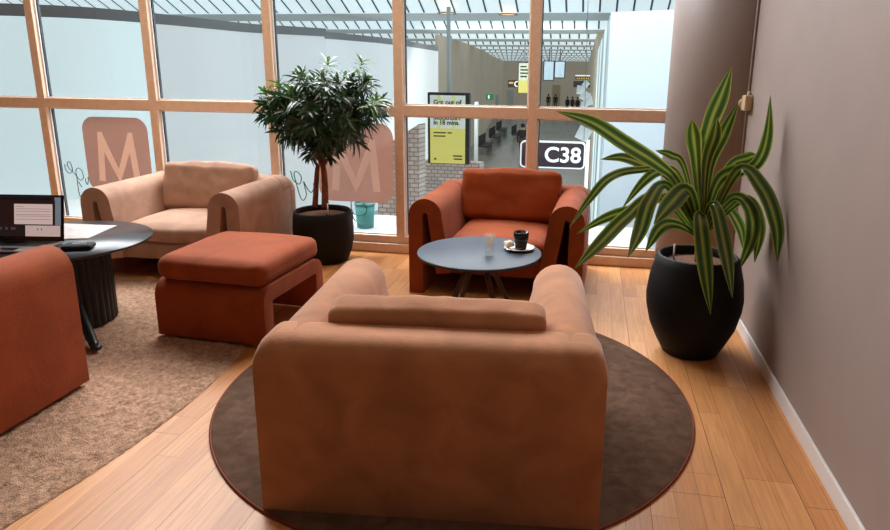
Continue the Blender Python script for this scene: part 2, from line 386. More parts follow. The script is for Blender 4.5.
armchair('rust velvet armchair facing the round blue grey side table by the window', M['rust'], (-.648, 5.02, 0), R(178), .415, cush_z=.655, cush_y=-.24, cush_rx=14, cush_h=.205, wr=.014, seed=5)
armchair('beige suede armchair by the window on the left behind the black table', M['beige'], (-3.285, 4.90, 0), R(181), .42, Wd=1.34, cush_z=.635, cush_y=-.24, cush_rx=14, cush_h=.205, wr=.016, seed=9)
armchair('rust velvet armchair cut off at the left edge in front of the laptop', M['rust'], (-3.20, 2.235, .037), R(0), .40, seed=13)

# ottoman
t = thing('ottoman', 'rust velvet ottoman with a loose top cushion on the shag rug edge', 'ottoman', (-2.21, 3.74, .032), R(-3))
p = [(-.335, 0), (-.335, .12), (-.335, .24)]
for k in range(1, 8): a = R(180-90*k/8); p.append((-.275+.06*math.cos(a), .245+.06*math.sin(a)))
p += [(-.2, .305), (0, .305), (.2, .305)]
for k in range(1, 8): a = R(90-90*k/8); p.append((.275+.06*math.cos(a), .245+.06*math.sin(a)))
p += [(.335, .24), (.335, .12), (.335, 0)]
bevel(obj('frame', band(p, .05, -.372, .372, 'X'), M['rust'], t), .02, 4, 50)
obj('top_cushion', softbox(.368, .375, .075, .06, 18, .018, .006, 4, 5), M['rust'], t, loc=(0, 0, .425))

# ------------------------------------------------------------------ rugs
prof = [(0, .0), (1.205, 0), (1.21, .006), (1.202, .012), (0.001, .013)]
t = thing('round_rug', 'dark brown round rug with rust edge under the tan armchair', 'rug', (-.641, 3.05, 0))
obj('pile', lathe([(1.196, .0), (1.198, .008), (1.19, .0125), (.8, .013), (.3, .013), (.01, .013)], 128), M['rug_r'], t)
bm = bmesh.new(); ring = [(1.199*math.cos(2*math.pi*k/128), 1.199*math.sin(2*math.pi*k/128), .006) for k in range(129)]
tube(bm, ring, .006, 6, False); obj('edge_binding', bm, M['binding'], t)['label'] = 'rust edge binding'
bm = bmesh.new(); rows = []
NY, NX = 250, 190
def rug_right(y):
    x = -5.69+math.sqrt(max(0, 3.758**2-(y-2.613)**2))
    if y > 3.9: k = (y-3.9)/.5; x -= .5*(1-math.sqrt(max(0, 1-k*k)))
    return x
for j in range(NY+1):
    y = .2+(4.4-.2)*j/NY; xr = rug_right(y); xl = -4.9; row = []
    for i in range(NX+1):
        u = 1-(1-i/NX)**1.25; x = xl+(xr-xl)*u
        q = Vector((x*16, y*16, 0)); h = .013+.006*noise.noise(q*1.3)+.006*noise.noise(q*3.1)+random.uniform(-.006, .006)
        e = min(1, (xr-x)/.03, (4.4-y)/.03); h = max(.001, h*max(0, e)**.5)
        row.append(bm.verts.new((x+random.uniform(-.004, .004), y+random.uniform(-.004, .004), h)))
    rows.append(row)
for a, b in zip(rows, rows[1:]):
    for i in range(NX): bm.faces.new((a[i], a[i+1], b[i+1], b[i]))
tag(obj('shag_rug', bm, M['shag']), 'large golden brown shag rug under the black table on the left', 'rug')

# ------------------------------------------------------------------ round side table
TC = Vector((-.689, 4.035, .0135)); TZ = .4865
t = thing('side_table', 'round blue grey side table with splayed dark wooden legs in the middle', 'table', TC)
obj('tabletop', lathe([(.38, TZ-.022), (.402, TZ-.018), (.407, TZ-.010), (.407, TZ-.002), (.404, TZ), (.0005, TZ)], 96), M['bluegrey'], t)
obj('underplate', lathe([(.14, TZ-.04), (.14, TZ-.022)], 40), M['topedge'], t)
for k in range(4):
    a = R(40+90*k); bm = bmesh.new()
    p0 = Vector((.06*math.cos(a), .06*math.sin(a), TZ-.04)); p1 = Vector((.28*math.cos(a), .28*math.sin(a), .010))
    tube(bm, [p0, p1], [.021, .016], 12); obj('leg', bm, M['darkwood'], t)

TZ = .50
g = G(491, 257, TZ)
t = thing('drinking_glass', 'clear faceted water glass with a citrus wedge on the side table', 'glass', (g.x-.012, g.y+.01, TZ))
obj('vessel', lathe([(.028, .0), (.029, .012), (.030, .03), (.036, .148), (.0345, .148), (.0285, .03), (.0275, .012), (.001, .010)], 12, False), M['tumbler'], t, smooth=False)
bm = bmesh.new(); poly_prism(bm, [(.0, .055), (.014, .085), (.017, .105), (.006, .116), (-.012, .112), (-.016, .09)], -.006, .006); obj('citrus_wedge', bm, M['lemon'], t, smooth=False, loc=(0, 0, .02))
bm = bmesh.new()
for k in range(7): bmesh.ops.create_icosphere(bm, subdivisions=1, radius=.010, matrix=Matrix.Translation((random.uniform(-.014, .014), random.uniform(-.014, .014), random.uniform(.02, .045))))
obj('ice', bm, M['tumbler'], t, smooth=False)
g = G(519, 250, TZ)
sc = Vector((g.x, g.y+.01, TZ))
t = thing('saucer', 'white saucer under the black cup on the side table', 'saucer', sc)
obj('plate', lathe([(.045, .0), (.05, .004), (.085, .014), (.102, .017), (.102, .02), (.084, .0175), (.05, .008), (.001, .007)], 64), M['china'], t)
t = thing('coffee_cup', 'black handleless coffee cup standing on the white saucer', 'cup', sc+Vector((.012, -.012, .0095)))
obj('cup_body', lathe([(.034, 0), (.036, .004), (.042, .06), (.048, .064), (.051, .115), (.0485, .116), (.044, .062), (.034, .01), (.001, .008)], 40, False), M['mug'], t)
obj('raw_base', lathe([(.0345, .0005), (.0372, .005), (.0433, .058), (.0425, .058), (.036, .005)], 40, False), M['mugraw'], t)['label'] = 'matt brown lower band'
obj('coffee', lathe([(.046, .095), (.001, .0955)], 32, False), M['mugraw'], t)
bm = softbox(.028, .026, .013, .01, 8, .01, .008, 3, 30)
tag(obj('biscuit_wrapper', bm, M['napkin'], loc=sc+Vector((-.068, -.008, .038)), rot=(R(8), R(-10), R(25))), 'small cream wrapped biscuit lying on the saucer left of the cup', 'biscuit')
bm = bmesh.new(); tube(bm, spline([(-.03, -.02, 0), (0, 0, .002), (.045, .02, .0)], 4), .0022, 6)
bmesh.ops.create_icosphere(bm, subdivisions=2, radius=.011, matrix=Matrix.Translation((-.04, -.026, 0)) @ Matrix.Diagonal((1.5, .9, .3, 1)))
tag(obj('teaspoon', bm, M['steel'], loc=sc+Vector((-.02, -.068, .022))), 'small steel teaspoon resting on the saucer rim', 'spoon')

# ------------------------------------------------------------------ black table on the left
LT = Vector((-3.33, 3.50, 0)); LZ = .57
t = thing('lounge_table', 'round black marble table on a fluted drum base at the left', 'table', LT+Vector((0, 0, .024)))
LZo = LZ-.024
obj('tabletop', lathe([(.50, LZo-.022), (.528, LZo-.018), (.535, LZo-.008), (.533, LZo), (.0005, LZo)], 96), M['blacktop'], t)
bm = bmesh.new(); seg = 288; ra = []
for z in (0, .54):
    ra.append([bm.verts.new(((.262+.010*abs(math.sin(18*2*math.pi*k/seg)))*math.cos(2*math.pi*k/seg), (.262+.010*abs(math.sin(18*2*math.pi*k/seg)))*math.sin(2*math.pi*k/seg), z)) for k in range(seg)])
for k in range(seg): bm.faces.new((ra[0][k], ra[0][(k+1) % seg], ra[1][(k+1) % seg], ra[1][k]))
bm.faces.new(ra[1]); obj('fluted_drum', bm, M['black'], t, smooth=False)
a = R(-38)
fd = Vector((math.cos(a), math.sin(a), 0))
bm = bmesh.new(); tube(bm, spline([fd*.20+Vector((0, 0, .20)), fd*.40+Vector((0, 0, .10)), fd*.58+Vector((0, 0, .035)), fd*.64+Vector((0, 0, .018))], 4), [.03]*8+[.026]*3+[.02]*2, 10); 
bmesh.ops.create_icosphere(bm, subdivisions=2, radius=.032, matrix=Matrix.Translation(fd*.655+Vector((0, 0, .018))) @ Matrix.Diagonal((1.1, 1, .55, 1)))
obj('foot', bm, M['black'], t)
# laptop
hr, hl = G(64, 243.5, LZ), G(0, 242.5, LZ); dx = (hr-hl); dx.z = 0; dx.normalize(); rz = math.atan2(dx.y, dx.x)
LW = .42; hc = hr-dx*LW/2
t = thing('laptop', 'open laptop with black bezel showing windows on its screen', 'laptop', (hc.x, hc.y, LZ+.001), rz)
bevel(obj('keyboard_deck', boxbm(-LW/2, LW/2, -.25, .0, .002, .016), M['silver'], t, smooth=False), .005, 2)
bm = bmesh.new()
for r_ in range(5):
    for c_ in range(14): box(bm, -.17+c_*.0245, -.17+c_*.0245+.02, -.05-r_*.022, -.05-r_*.022+.018, .016, .018)
obj('keys', bm, M['black'], t, smooth=False)
obj('touchpad', boxbm(-.06, .06, -.24, -.175, .016, .0165), M['bezel'], t, smooth=False)
ang = R(-12)
def scr(name, x0, x1, z0, z1, y, m, par):
    return obj(name, boxbm(x0, x1, y, y+.001, z0, z1), m, par, smooth=False)
lid = obj('screen_lid', boxbm(-LW/2, LW/2, 0, .008, 0, .29), M['bezel'], t, smooth=False, loc=(0, .0, .012), rot=(ang, 0, 0)); bevel(lid, .004, 2)
em = lambda n_, c_, e_: pm(n_, c_, .4, emit=e_)
scr('display', -.195, .195, .028, .283, -.001, em('display dark', (50, 40, 44), .25), lid)
scr('desktop_strip', .155, .193, .10, .275, -.002, em('display blue grey', (120, 132, 146), .6), lid)
scr('dark_window', -.19, .158, .10, .255, -.0022, em('display brown', (58, 36, 36), .2), lid)
scr('document_window', -.10, .142, .105, .232, -.003, em('display pale', (200, 180, 176), .75), lid)
scr('title_bar', -.19, .13, .257, .272, -.003, em('display navy', (30, 30, 40), .15), lid)
scr('dialog_window', -.03, .19, .03, .098, -.0032, em('display pale two', (196, 176, 172), .7), lid)
b2 = bmesh.new()
for z in (.215, .20, .185, .165, .155, .135): box(b2, -.09, .13 if z != .215 else -.04, -.004, -.0032, z, z+.002)
for x in (-.19, -.155, -.12, -.105): box(b2, x, x+.012, -.004, -.0032, .07, .085)
for x in (.045, .07): box(b2, x, x+.006, -.0042, -.0034, .068, .08)
obj('screen_text', b2, em('display lines', (128, 112, 112), .2), lid, smooth=False)
bm = bmesh.new(); tube(bm, [(-.16, 0, .012), (.16, 0, .012)], .008, 10); obj('hinge', bm, M['bezel'], t)

# paper bag on the table
def sheet(name, pts, m, label, cat, amp):
    c = sum((Vector(p) for p in pts), Vector())/len(pts); b = bmesh.new(); Nn = 24
    A_, B_, C_, D_ = [Vector(p)-c for p in pts]; g_ = []
    for i in range(Nn+1):
        u = i/Nn; row = []
        for j in range(Nn+1):
            v = j/Nn; p = (A_*(1-u)+B_*u)*(1-v)+(D_*(1-u)+C_*u)*v
            k = 16*u*(1-u)*v*(1-v)
            row.append(b.verts.new(p+Vector((0, 0, .004+amp*k*(.8+.6*noise.noise(Vector((u*4, v*4, 2))))))))
        g_.append(row)
    for i in range(Nn):
        for j in range(Nn): b.faces.new((g_[i][j], g_[i+1][j], g_[i+1][j+1], g_[i][j+1]))
    o = obj(name, b, m, loc=c); s_ = o.modifiers.new('s', 'SOLIDIFY'); s_.thickness = .004
    tag(o, label, cat); return o
sheet('paper_sheet', [G(56, 240, LZ), G(88, 239, LZ), G(117, 226, LZ), G(62, 224, LZ)], M['paper'], 'crumpled white paper lying on the black table behind the laptop', 'paper', .02)
g0 = (G(95, 247, LZ)+G(62, 250, LZ))/2
t = thing('soft_pouch', 'small black soft pouch with pale lettering at the table edge', 'pouch', (g0.x+.01, g0.y-.01, LZ+.019), R(20))
obj('pouch_body', softbox(.085, .05, .014, .012, 12, .004, .002, 8, 14), M['cloth_black'], t)
bm = bmesh.new()
for k in range(7): box(bm, -.03+k*.011, -.03+k*.011+.008, -.004, .006, .0165, .018)
obj('lettering', bm, M['paper'], t, smooth=False)['label'] = 'small pale lettering'

# ------------------------------------------------------------------ plants
def gauge(parent, x, y, z):
    b = bmesh.new(); tube(b, [(x, y, z), (x, y, z+.035)], .016, 10); o = obj('water_gauge', b, M['pot'], parent)
    b = bmesh.new(); tube(b, [(x, y, z+.035), (x, y, z+.13)], .005, 8); obj('gauge_tube', b, M['china'], o)
def ribbon(bm, path, width, nrm, uvl, fold=.25, prof=None, wave=0, twist=0):
    pts = spline(path, 7); n_ = len(pts); L_ = []
    for i in range(n_):
        t_ = i/(n_-1); d = (pts[min(n_-1, i+1)]-pts[max(0, i-1)]).normalized()
        nn = Vector(nrm); nn = Matrix.Rotation(twist*t_, 3, d) @ nn
        s = d.cross(nn)
        s = s.normalized() if s.length > 1e-4 else Vector((1, 0, 0)); nn = s.cross(d)
        w = width*(prof(t_) if prof else math.sin(math.pi*min(1, .06+.94*t_)**.85)**.75)
        w = max(w, .001); fz = fold*w
        wv = wave*math.sin(t_*17+width*900)*w
        L_.append([bm.verts.new(pts[i]+s*w*k+nn*(abs(k)*fz+wv*k)) for k in (-1, -.5, 0, .5, 1)])
    for i in range(n_-1):
        for k in range(4):
            f = bm.faces.new((L_[i][k], L_[i][k+1], L_[i+1][k+1], L_[i+1][k]))
            us = [(k/4, i/(n_-1)), ((k+1)/4, i/(n_-1)), ((k+1)/4, (i+1)/(n_-1)), (k/4, (i+1)/(n_-1))]
            for lp, u_ in zip(f.loops, us): lp[uvl].uv = (u_[0]+0, u_[1])
PC = Vector((.655, 3.86, 0))
t = thing('potted_dracaena', 'large dracaena with yellow green striped leaves in a black barrel pot', 'plant', PC)
pp = [(.15, 0), (.165, .006), (.205, .08), (.25, .18), (.275, .29), (.28, .36), (.268, .47), (.245, .56), (.232, .605), (.222, .612), (.212, .605), (.21, .56)]
obj('pot', lathe(pp, 72, False), M['pot'], t)
obj('soil', lathe([(.215, .555), (.1, .565), (.001, .57)], 40, False), M['soil'], t)
gauge(t, -.15, -.09, .56)
bm = bmesh.new(); tube(bm, spline([(0, 0, .55), (.004, 0, .66), (.01, .0, .76)], 4), .022, 10); obj('stem', bm, M['bark'], t)
def zp(p): return (540+p[0]/1.558, 40+p[1]/1.558)
# every leaf: (points from crown to tip on the photo, distance of tip in front (-) or behind (+) the stem, half width m)
LV = [
 ([(243, 240), (215, 225), (185, 195), (130, 160), (80, 128), (25, 111)], -.35, .040),
 ([(245, 245), (252, 190), (265, 130), (283, 85), (299, 42)], .12, .042),
 ([(240, 245), (243, 190), (239, 150), (237, 124)], -.05, .036),
 ([(250, 245), (264, 200), (284, 150), (309, 98)], .10, .032),
 ([(255, 250), (300, 218), (338, 192), (354, 150), (359, 86)], -.02, .030),
 ([(255, 240), (308, 204), (345, 230), (375, 288), (389, 350)], -.42, .043),
 ([(235, 245), (205, 220), (165, 196), (128, 183), (94, 186)], .12, .034),
 ([(238, 240), (200, 212), (150, 203), (108, 215), (76, 250), (46, 292)], -.20, .030),
 ([(235, 248), (205, 245), (155, 262), (105, 276), (57, 302)], -.10, .033),
 ([(235, 250), (185, 243), (135, 275), (92, 318), (54, 356)], -.36, .042),
 ([(240, 248), (200, 228), (172, 250), (156, 298), (137, 339)], -.30, .040),
 ([(243, 245), (232, 236), (205, 253), (177, 287)], -.34, .044),
 ([(240, 262), (215, 288), (188, 292), (164, 330)], -.18, .032),
 ([(248, 262), (249, 272), (256, 340), (266, 428)], -.36, .037),
 ([(255, 258), (270, 256), (288, 325), (300, 402)], -.34, .034),
 ([(258, 255), (298, 246), (326, 262), (330, 305), (308, 362)], -.02, .036),
 ([(258, 250), (318, 248), (345, 290), (350, 348)], .02, .030),
 ([(245, 240), (215, 210), (185, 205), (160, 222), (128, 262)], -.12, .030),
 ([(250, 245), (258, 200), (272, 150), (276, 120)], -.05, .030),
 ([(252, 245), (290, 205), (325, 184), (338, 180)], .1, .028),
 ([(242, 245), (225, 200), (205, 180), (180, 172)], .14, .026),
 ([(246, 245), (250, 210), (258, 170), (262, 150)], .05, .034),
 ([(252, 250), (275, 225), (300, 205), (315, 200)], -.02, .034),
 ([(252, 255), (285, 262), (310, 290), (318, 330)], .10, .034),
]
bm = bmesh.new(); uvl = bm.loops.layers.uv.new('UVMap')
for i, (pts, dep, hwid) in enumerate(LV):
    k = len(pts); P3 = []
    for j, q in enumerate(pts):
        u = j/(k-1); Yd = PC.y + (-.02+dep*u**1.1)
        w_ = AY(*zp(q), Yd)
        w_.x = min(w_.x, .975)
        P3.append(w_-PC)
    P3[0] = Vector((.012+.01*math.cos(i*2.4), .01*math.sin(i*2.4), .70+.004*(i % 9)))
    ribbon(bm, P3, hwid*(1.0 if i in (6, 7, 8, 9, 17, 20) else 1.22), (.15*math.sin(i*1.7), -.85, .5), uvl, fold=.14, wave=.05, twist=.35*math.sin(i*2.1),
           prof=lambda t_: (.34+.66*(.5-.5*math.cos(math.pi*min(1, t_/.62))) if t_ < .62 else max(.02, 1-((t_-.62)/.38)**2.0)))
obj('foliage', bm, M['leafv'], t)

FC = Vector((-2.30, 5.25, 0))
t = thing('potted_tree', 'small bushy tree with narrow dark leaves in a black pot by the window', 'plant', FC)
obj('pot', lathe([(.19, 0), (.21, .01), (.245, .1), (.262, .2), (.265, .30), (.258, .39), (.248, .445), (.24, .455), (.232, .448), (.228, .41)], 64, False), M['pot'], t)
obj('soil', lathe([(.23, .405), (.12, .415), (.001, .42)], 40, False), M['soil'], t)
gauge(t, .10, -.12, .41)
def fp(x, y, d=0): return AY(x, y, FC.y+d)-FC
stems = [
 ([fp(315, 207), fp(316, 190), fp(317, 172), fp(318, 165)], .026), ([fp(325, 208, -.03), fp(325, 190, -.03), fp(324, 172, -.02), fp(322, 163)], .032),
 ([fp(318, 167), fp(312, 155), fp(308, 140), fp(300, 118)], .014), ([fp(321, 165), fp(316, 145), fp(313, 120), fp(312, 90)], .016),
 ([fp(323, 165), fp(324, 140), fp(327, 110), fp(330, 80)], .017), ([fp(324, 166), fp(332, 150), fp(340, 128), fp(352, 100)], .014), ([fp(322, 165, .05), fp(320, 140, .08), fp(322, 110, .1)], .014)]
bm = bmesh.new()
for pts, r_ in stems: tube(bm, spline(pts, 4), [r_*(1-.35*i/(4*(len(pts)-1))) for i in range(4*(len(pts)-1)+1)], 8)
obj('trunk', bm, M['bark'], t)
bd = bmesh.new(); ud = bd.loops.layers.uv.new('UVMap'); by = bmesh.new(); uy = by.loops.layers.uv.new('UVMap')
def rosette(b_, u_, c_, axis, nl, L0, w0, spread=1.0):
    axis = axis.normalized(); e1 = axis.cross(Vector((.31, .2, .93))).normalized(); e2 = axis.cross(e1)
    for k in range(nl):
        f = k/nl; a = k*2.399+random.random(); out = e1*math.cos(a)+e2*math.sin(a)
        el = (.95-1.15*f*spread); d = (axis*el+out).normalized(); l_ = L0*random.uniform(.75, 1.15)
        base = c_-axis*(.10*f); mid = base+d*l_*.5+Vector((0, 0, .005)); tip = base+d*l_+Vector((0, 0, -.045*f-.02))
        nn = d.cross(out.cross(axis)+Vector((.01, .02, .01))); nn = nn if nn.length > .01 else Vector((0, 0, 1))
        pts = [base, mid, tip]; n_ = 4; L_ = []
        s = d.cross(axis); s = s.normalized() if s.length > .01 else e1; up_ = s.cross(d)
        for i in range(n_+1):
            tt = i/n_; p_ = base*(1-tt)**2+mid*2*tt*(1-tt)+tip*tt*tt; w_ = w0*[.35, .9, 1, .7, .03][i]
            L_.append([b_.verts.new(p_-s*w_+up_*w_*.35), b_.verts.new(p_), b_.verts.new(p_+s*w_+up_*w_*.35)])
        for i in range(n_):
            for kk in range(2):
                fa = b_.faces.new((L_[i][kk], L_[i][kk+1], L_[i+1][kk+1], L_[i+1][kk]))
                for lp, q in zip(fa.loops, ((kk/2, i/n_), (kk/2+.5, i/n_), (kk/2+.5, (i+1)/n_), (kk/2, (i+1)/n_))): lp[u_].uv = q
tops = [(278, 80), (308, 76), (328, 58), (345, 72), (362, 58), (350, 78), (376, 96), (264, 88), (298, 70), (318, 78), (368, 78), (290, 88)]
cen = fp(322, 108)
for x, y in tops:
    d_ = random.uniform(-.22, .15); c_ = fp(x, y+4, d_); rosette(by, uy, c_, (c_-cen)*.6+Vector((0, 0, .35)), 20, .125, .0125)
random.seed(21)
cnt = 0
while cnt < 125:
    x, y = random.uniform(258, 386), random.uniform(72, 158); d_ = random.uniform(-.30, .28)
    ex, ey, ed = (x-322)/64, (y-112)/46, d_/.33
    rr_ = ex*ex+ey*ey+ed*ed
    if rr_ > 1.0 or rr_ < .25: continue
    if y > 128 and abs(x-322) > 44: continue
    c_ = fp(x, y, d_); rosette(bd, ud, c_, (c_-cen)+Vector((0, 0, .10)), 22, .122, .0125, 1.15); cnt += 1
obj('foliage', bd, M['leafn'], t); obj('young_shoots', by, M['leafy'], t)['label'] = 'bright green young shoots at the top'

# ------------------------------------------------------------------ small wall fittings
t = thing('wall_sensor', 'small cream box fixed to the wall beside the column', 'wall box', (XW, 4.64, 1.46))
bevel(obj('housing', boxbm(-.05, 0, -.06, .05, -.045, .055), M['cream'], t, smooth=False), .008, 3)
bm = lathe([(.001, 0), (.03, .002), (.034, .01), (.034, .03)], 24); obj('lens_cap', bm, M['cream'], t, loc=(-.03, .085, 0), rot=(R(90), 0, 0))
bm = bmesh.new(); tube(bm, [(-.02, .0, .05), (-.012, .02, .075)], .01, 8); obj('cable_stub', bm, M['cream'], t)
t = thing('wall_socket', 'cream wall socket low behind the dracaena pot', 'socket', (XW, 4.42, .33))
bevel(obj('socket_plate', boxbm(-.012, 0, -.04, .04, -.06, .06), M['cream'], t, smooth=False), .004, 2)
bm = bmesh.new(); [tube(bm, [(-.012, 0, z), (-.016, 0, z)], .022, 20) for z in (-.028, .028)]; obj('outlet', bm, M['china'], t)

# ------------------------------------------------------------------ the concourse beyond the glass
FZ = -2.5
M['cfloor'] = brick_mat('concourse tiles', (140, 146, 140), (128, 136, 130), (112, 118, 114), 2.4, 1.2, .02, True); M['cfloor'].node_tree.nodes['Principled BSDF'].inputs['Roughness'].default_value = .25
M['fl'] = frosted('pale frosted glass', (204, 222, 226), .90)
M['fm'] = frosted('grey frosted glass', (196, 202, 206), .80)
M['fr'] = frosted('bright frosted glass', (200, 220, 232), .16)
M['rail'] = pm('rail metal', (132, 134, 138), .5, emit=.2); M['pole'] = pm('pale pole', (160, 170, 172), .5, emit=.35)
M['conc'] = pm('concourse concrete', (154, 146, 132), .8, vary=.08, vscale=.6, emit=.44)  # emission puts ambient light and haze into the concrete colour
M['slat'] = pm('white slats', (212, 226, 232), .5, emit=.9)  # self-glow imitates daylight on the slats
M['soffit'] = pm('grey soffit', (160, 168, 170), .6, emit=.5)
M['gap'] = pm('slat gap', (92, 100, 106), .8, emit=.12)  # slight emission imitates haze over the dark gaps
M['stone'] = brick_mat('pale stone cladding', (206, 192, 182), (176, 164, 156), (136, 128, 124), .17, .09, .012); bb = M['stone'].node_tree.nodes['Principled BSDF']; bb.inputs['Emission Strength'].default_value = .4; M['stone'].node_tree.links.new(bb.inputs['Base Color'].links[0].from_socket, bb.inputs['Emission Color'])  # stone colour also emits, in place of light falling on it
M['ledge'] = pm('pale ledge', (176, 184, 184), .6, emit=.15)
struct(obj('ground', boxbm(-22, 12, 6.9, 90, FZ-.1, FZ), M['cfloor'], smooth=False))
struct(obj('ledge', boxbm(-9, .6, W+.1, 7.0, -.2, .03), M['ledge'], smooth=False))
def vwall(name, pts, z0, z1, m, th=.12):
    b = bmesh.new()
    for (x0, y0), (x1, y1) in zip(pts, pts[1:]):
        d = Vector((x1-x0, y1-y0)).normalized(); nn = Vector((-d.y, d.x))*th
        q = [(x0, y0), (x1, y1), (x1+nn.x, y1+nn.y), (x0+nn.x, y0+nn.y)]
        a = [b.verts.new((*p, z0)) for p in q]; c = [b.verts.new((*p, z1)) for p in q]
        b.faces.new(a); b.faces.new(c)
        for i in range(4): b.faces.new((a[i], a[(i+1) % 4], c[(i+1) % 4], c[i]))
    return struct(obj(name, b, m, smooth=False))
c1 = [(-17, 7.6), (-13, 9.0), (-10.2, 10.1), (-9.2, 10.7), (-8.75, 11.5)]
c2 = [(-8.75, 11.5), (-8.4, 13), (-8.1, 14.8), (-7.4, 15.8), (-6.9, 16.5)]
c3 = [(-6.9, 16.5), (-6.3, 19), (-6.1, 22), (-6.2, 26)]
c4 = [(-6.2, 26), (-6.6, 34), (-7.6, 46), (-9.2, 60), (-11, 80)]
def smooth2(p, k=5): return [(q.x, q.y) for q in spline([(x, y, 0) for x, y in p], k)]
cc = smooth2(c1+c2[1:]); c1, c2 = cc[:23], cc[22:]
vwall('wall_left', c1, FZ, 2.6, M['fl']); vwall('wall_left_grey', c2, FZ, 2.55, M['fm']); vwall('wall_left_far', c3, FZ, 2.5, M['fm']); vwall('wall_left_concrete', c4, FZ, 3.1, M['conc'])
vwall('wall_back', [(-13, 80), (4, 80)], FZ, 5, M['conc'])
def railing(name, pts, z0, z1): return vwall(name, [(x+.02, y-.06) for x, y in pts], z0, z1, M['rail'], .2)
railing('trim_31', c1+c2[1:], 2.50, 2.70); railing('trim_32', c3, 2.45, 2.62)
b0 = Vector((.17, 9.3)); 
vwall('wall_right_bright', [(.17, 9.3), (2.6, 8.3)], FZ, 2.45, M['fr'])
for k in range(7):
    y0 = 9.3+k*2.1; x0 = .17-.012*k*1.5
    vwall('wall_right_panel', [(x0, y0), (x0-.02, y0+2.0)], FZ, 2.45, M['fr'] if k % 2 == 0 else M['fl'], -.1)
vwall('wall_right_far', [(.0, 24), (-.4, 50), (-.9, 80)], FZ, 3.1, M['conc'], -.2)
# saw-tooth roof: sloping slatted panels between flat soffits
SB = bmesh.new(); SG = bmesh.new(); SF = bmesh.new()
for k in range(11):
    Yk = 16.9+6.2*k; zb = 3.1; top = (Yk-3.9, 4.9)
    x0, x1 = -22, 9
    v = [SB.verts.new(p) for p in ((x0, Yk, zb), (x1, Yk, zb), (x1, top[0], top[1]), (x0, top[0], top[1]))]; SB.faces.new(v)
    box(SF, x0, x1, Yk, Yk+2.2, zb-.02, zb+.1)
    d = Vector((0, top[0]-Yk, top[1]-zb)).normalized(); nn = Vector((0, -d.z, d.y))
    if nn.z > 0: nn = -nn
    xx = x0
    while xx < x1:
        p = Vector((xx, Yk, zb)); q = Vector((xx, top[0], top[1]))
        w = .024+.004*k
        vs = [SG.verts.new(a+nn*.015) for a in (p+d*.06, p+d*.06+Vector((2*w, 0, 0)), q+Vector((2*w, 0, 0)), q)]; SG.faces.new(vs)
        xx += .40
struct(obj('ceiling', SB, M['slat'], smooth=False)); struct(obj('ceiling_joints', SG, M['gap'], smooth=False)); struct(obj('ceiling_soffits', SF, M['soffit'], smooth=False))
M['lampglow'] = pm('warm lamp', (255, 206, 150), .4, emit=1.3)
for x, y, lb in ((447, 14, 'round warm ceiling light outside, left of the two above the concourse'), (508, 15, 'round warm ceiling light outside, right of the two above the concourse')):
    p = G(x, y, 3.05)
    lt = thing('ceiling_light', lb, 'light', (p.x, p.y, 3.08), 0, 'concourse ceiling lights')
    obj('light_ring', lathe([(.24, -.03), (.24, 0), (.20, 0), (.20, -.03)], 32, False), M['steel'], lt); obj('lamp', lathe([(.20, -.015), (.001, -.015)], 32, False), M['lampglow'], lt)

# stone wall piece with slanted top
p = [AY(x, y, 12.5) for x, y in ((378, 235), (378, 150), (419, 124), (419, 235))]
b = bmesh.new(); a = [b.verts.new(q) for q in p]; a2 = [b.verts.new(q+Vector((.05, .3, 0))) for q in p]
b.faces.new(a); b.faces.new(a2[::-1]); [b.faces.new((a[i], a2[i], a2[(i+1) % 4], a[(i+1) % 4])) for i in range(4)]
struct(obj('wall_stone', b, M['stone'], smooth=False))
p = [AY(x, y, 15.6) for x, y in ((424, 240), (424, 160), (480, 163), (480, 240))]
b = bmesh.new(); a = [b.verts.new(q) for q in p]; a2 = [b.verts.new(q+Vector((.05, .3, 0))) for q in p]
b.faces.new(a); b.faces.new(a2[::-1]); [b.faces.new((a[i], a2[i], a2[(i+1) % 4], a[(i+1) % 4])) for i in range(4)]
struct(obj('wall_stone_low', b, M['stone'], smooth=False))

# advertising displays
M['adw'] = pm('poster white', (222, 230, 222), .5, emit=.45); M['ady'] = pm('poster yellow', (222, 214, 118), .5, emit=.5); M['adg'] = pm('poster pale chevron', (214, 222, 160), .5, emit=.45)
M['ink'] = pm('poster ink', (40, 46, 40), .6); M['inkg'] = pm('poster small print', (120, 120, 70), .6); M['case'] = pm('display case', (58, 64, 70), .4)
def poster(x0, x1, y0, y1, Y, label, split, big):
    a, c = AY(x0, y0, Y), AY(x1, y1, Y); w, h = c.x-a.x, a.z-c.z; o_ = Vector((a.x, Y, c.z))
    t_ = thing('advertising_display', label, 'display', o_)
    fr = .075*w
    bevel(obj('case', boxbm(-fr, w+fr*1.6, 0, .2, -fr*.3, h+fr), M['case'], t_, smooth=False), .02, 2)
    obj('lower_panel', boxbm(0, w, -.01, 0, 0, h*split), M['ady'], t_, smooth=False); obj('upper_panel', boxbm(0, w, -.01, 0, h*split, h), M['adw'], t_, smooth=False)
    b_ = bmesh.new()
    for ox in (.18, .60):
        poly_prism(b_, [(w*(ox+u), h*(split+(1-split)*v)) for u, v in ((0, 1), (.10, 1), (.28, .5), (.10, 0), (0, 0), (.18, .5))], -.016, -.011)
    obj('chevrons', b_, M['adg'], t_, smooth=False)
    return t_, w, h
t, w, h = poster(430, 465, 95, 164, 15.2, 'tall yellow advertising display outside with black headline above the rust armchair', .52, True)
for s_, zf, sz in (('Get out of', .868, .10), ('Stockholm', .648, .10), ('in 18 mins.', .575, .095)):
    text('headline', s_, sz*1.55, M['ink'], t, (w*.10, -.02, h*zf), bold=.004)
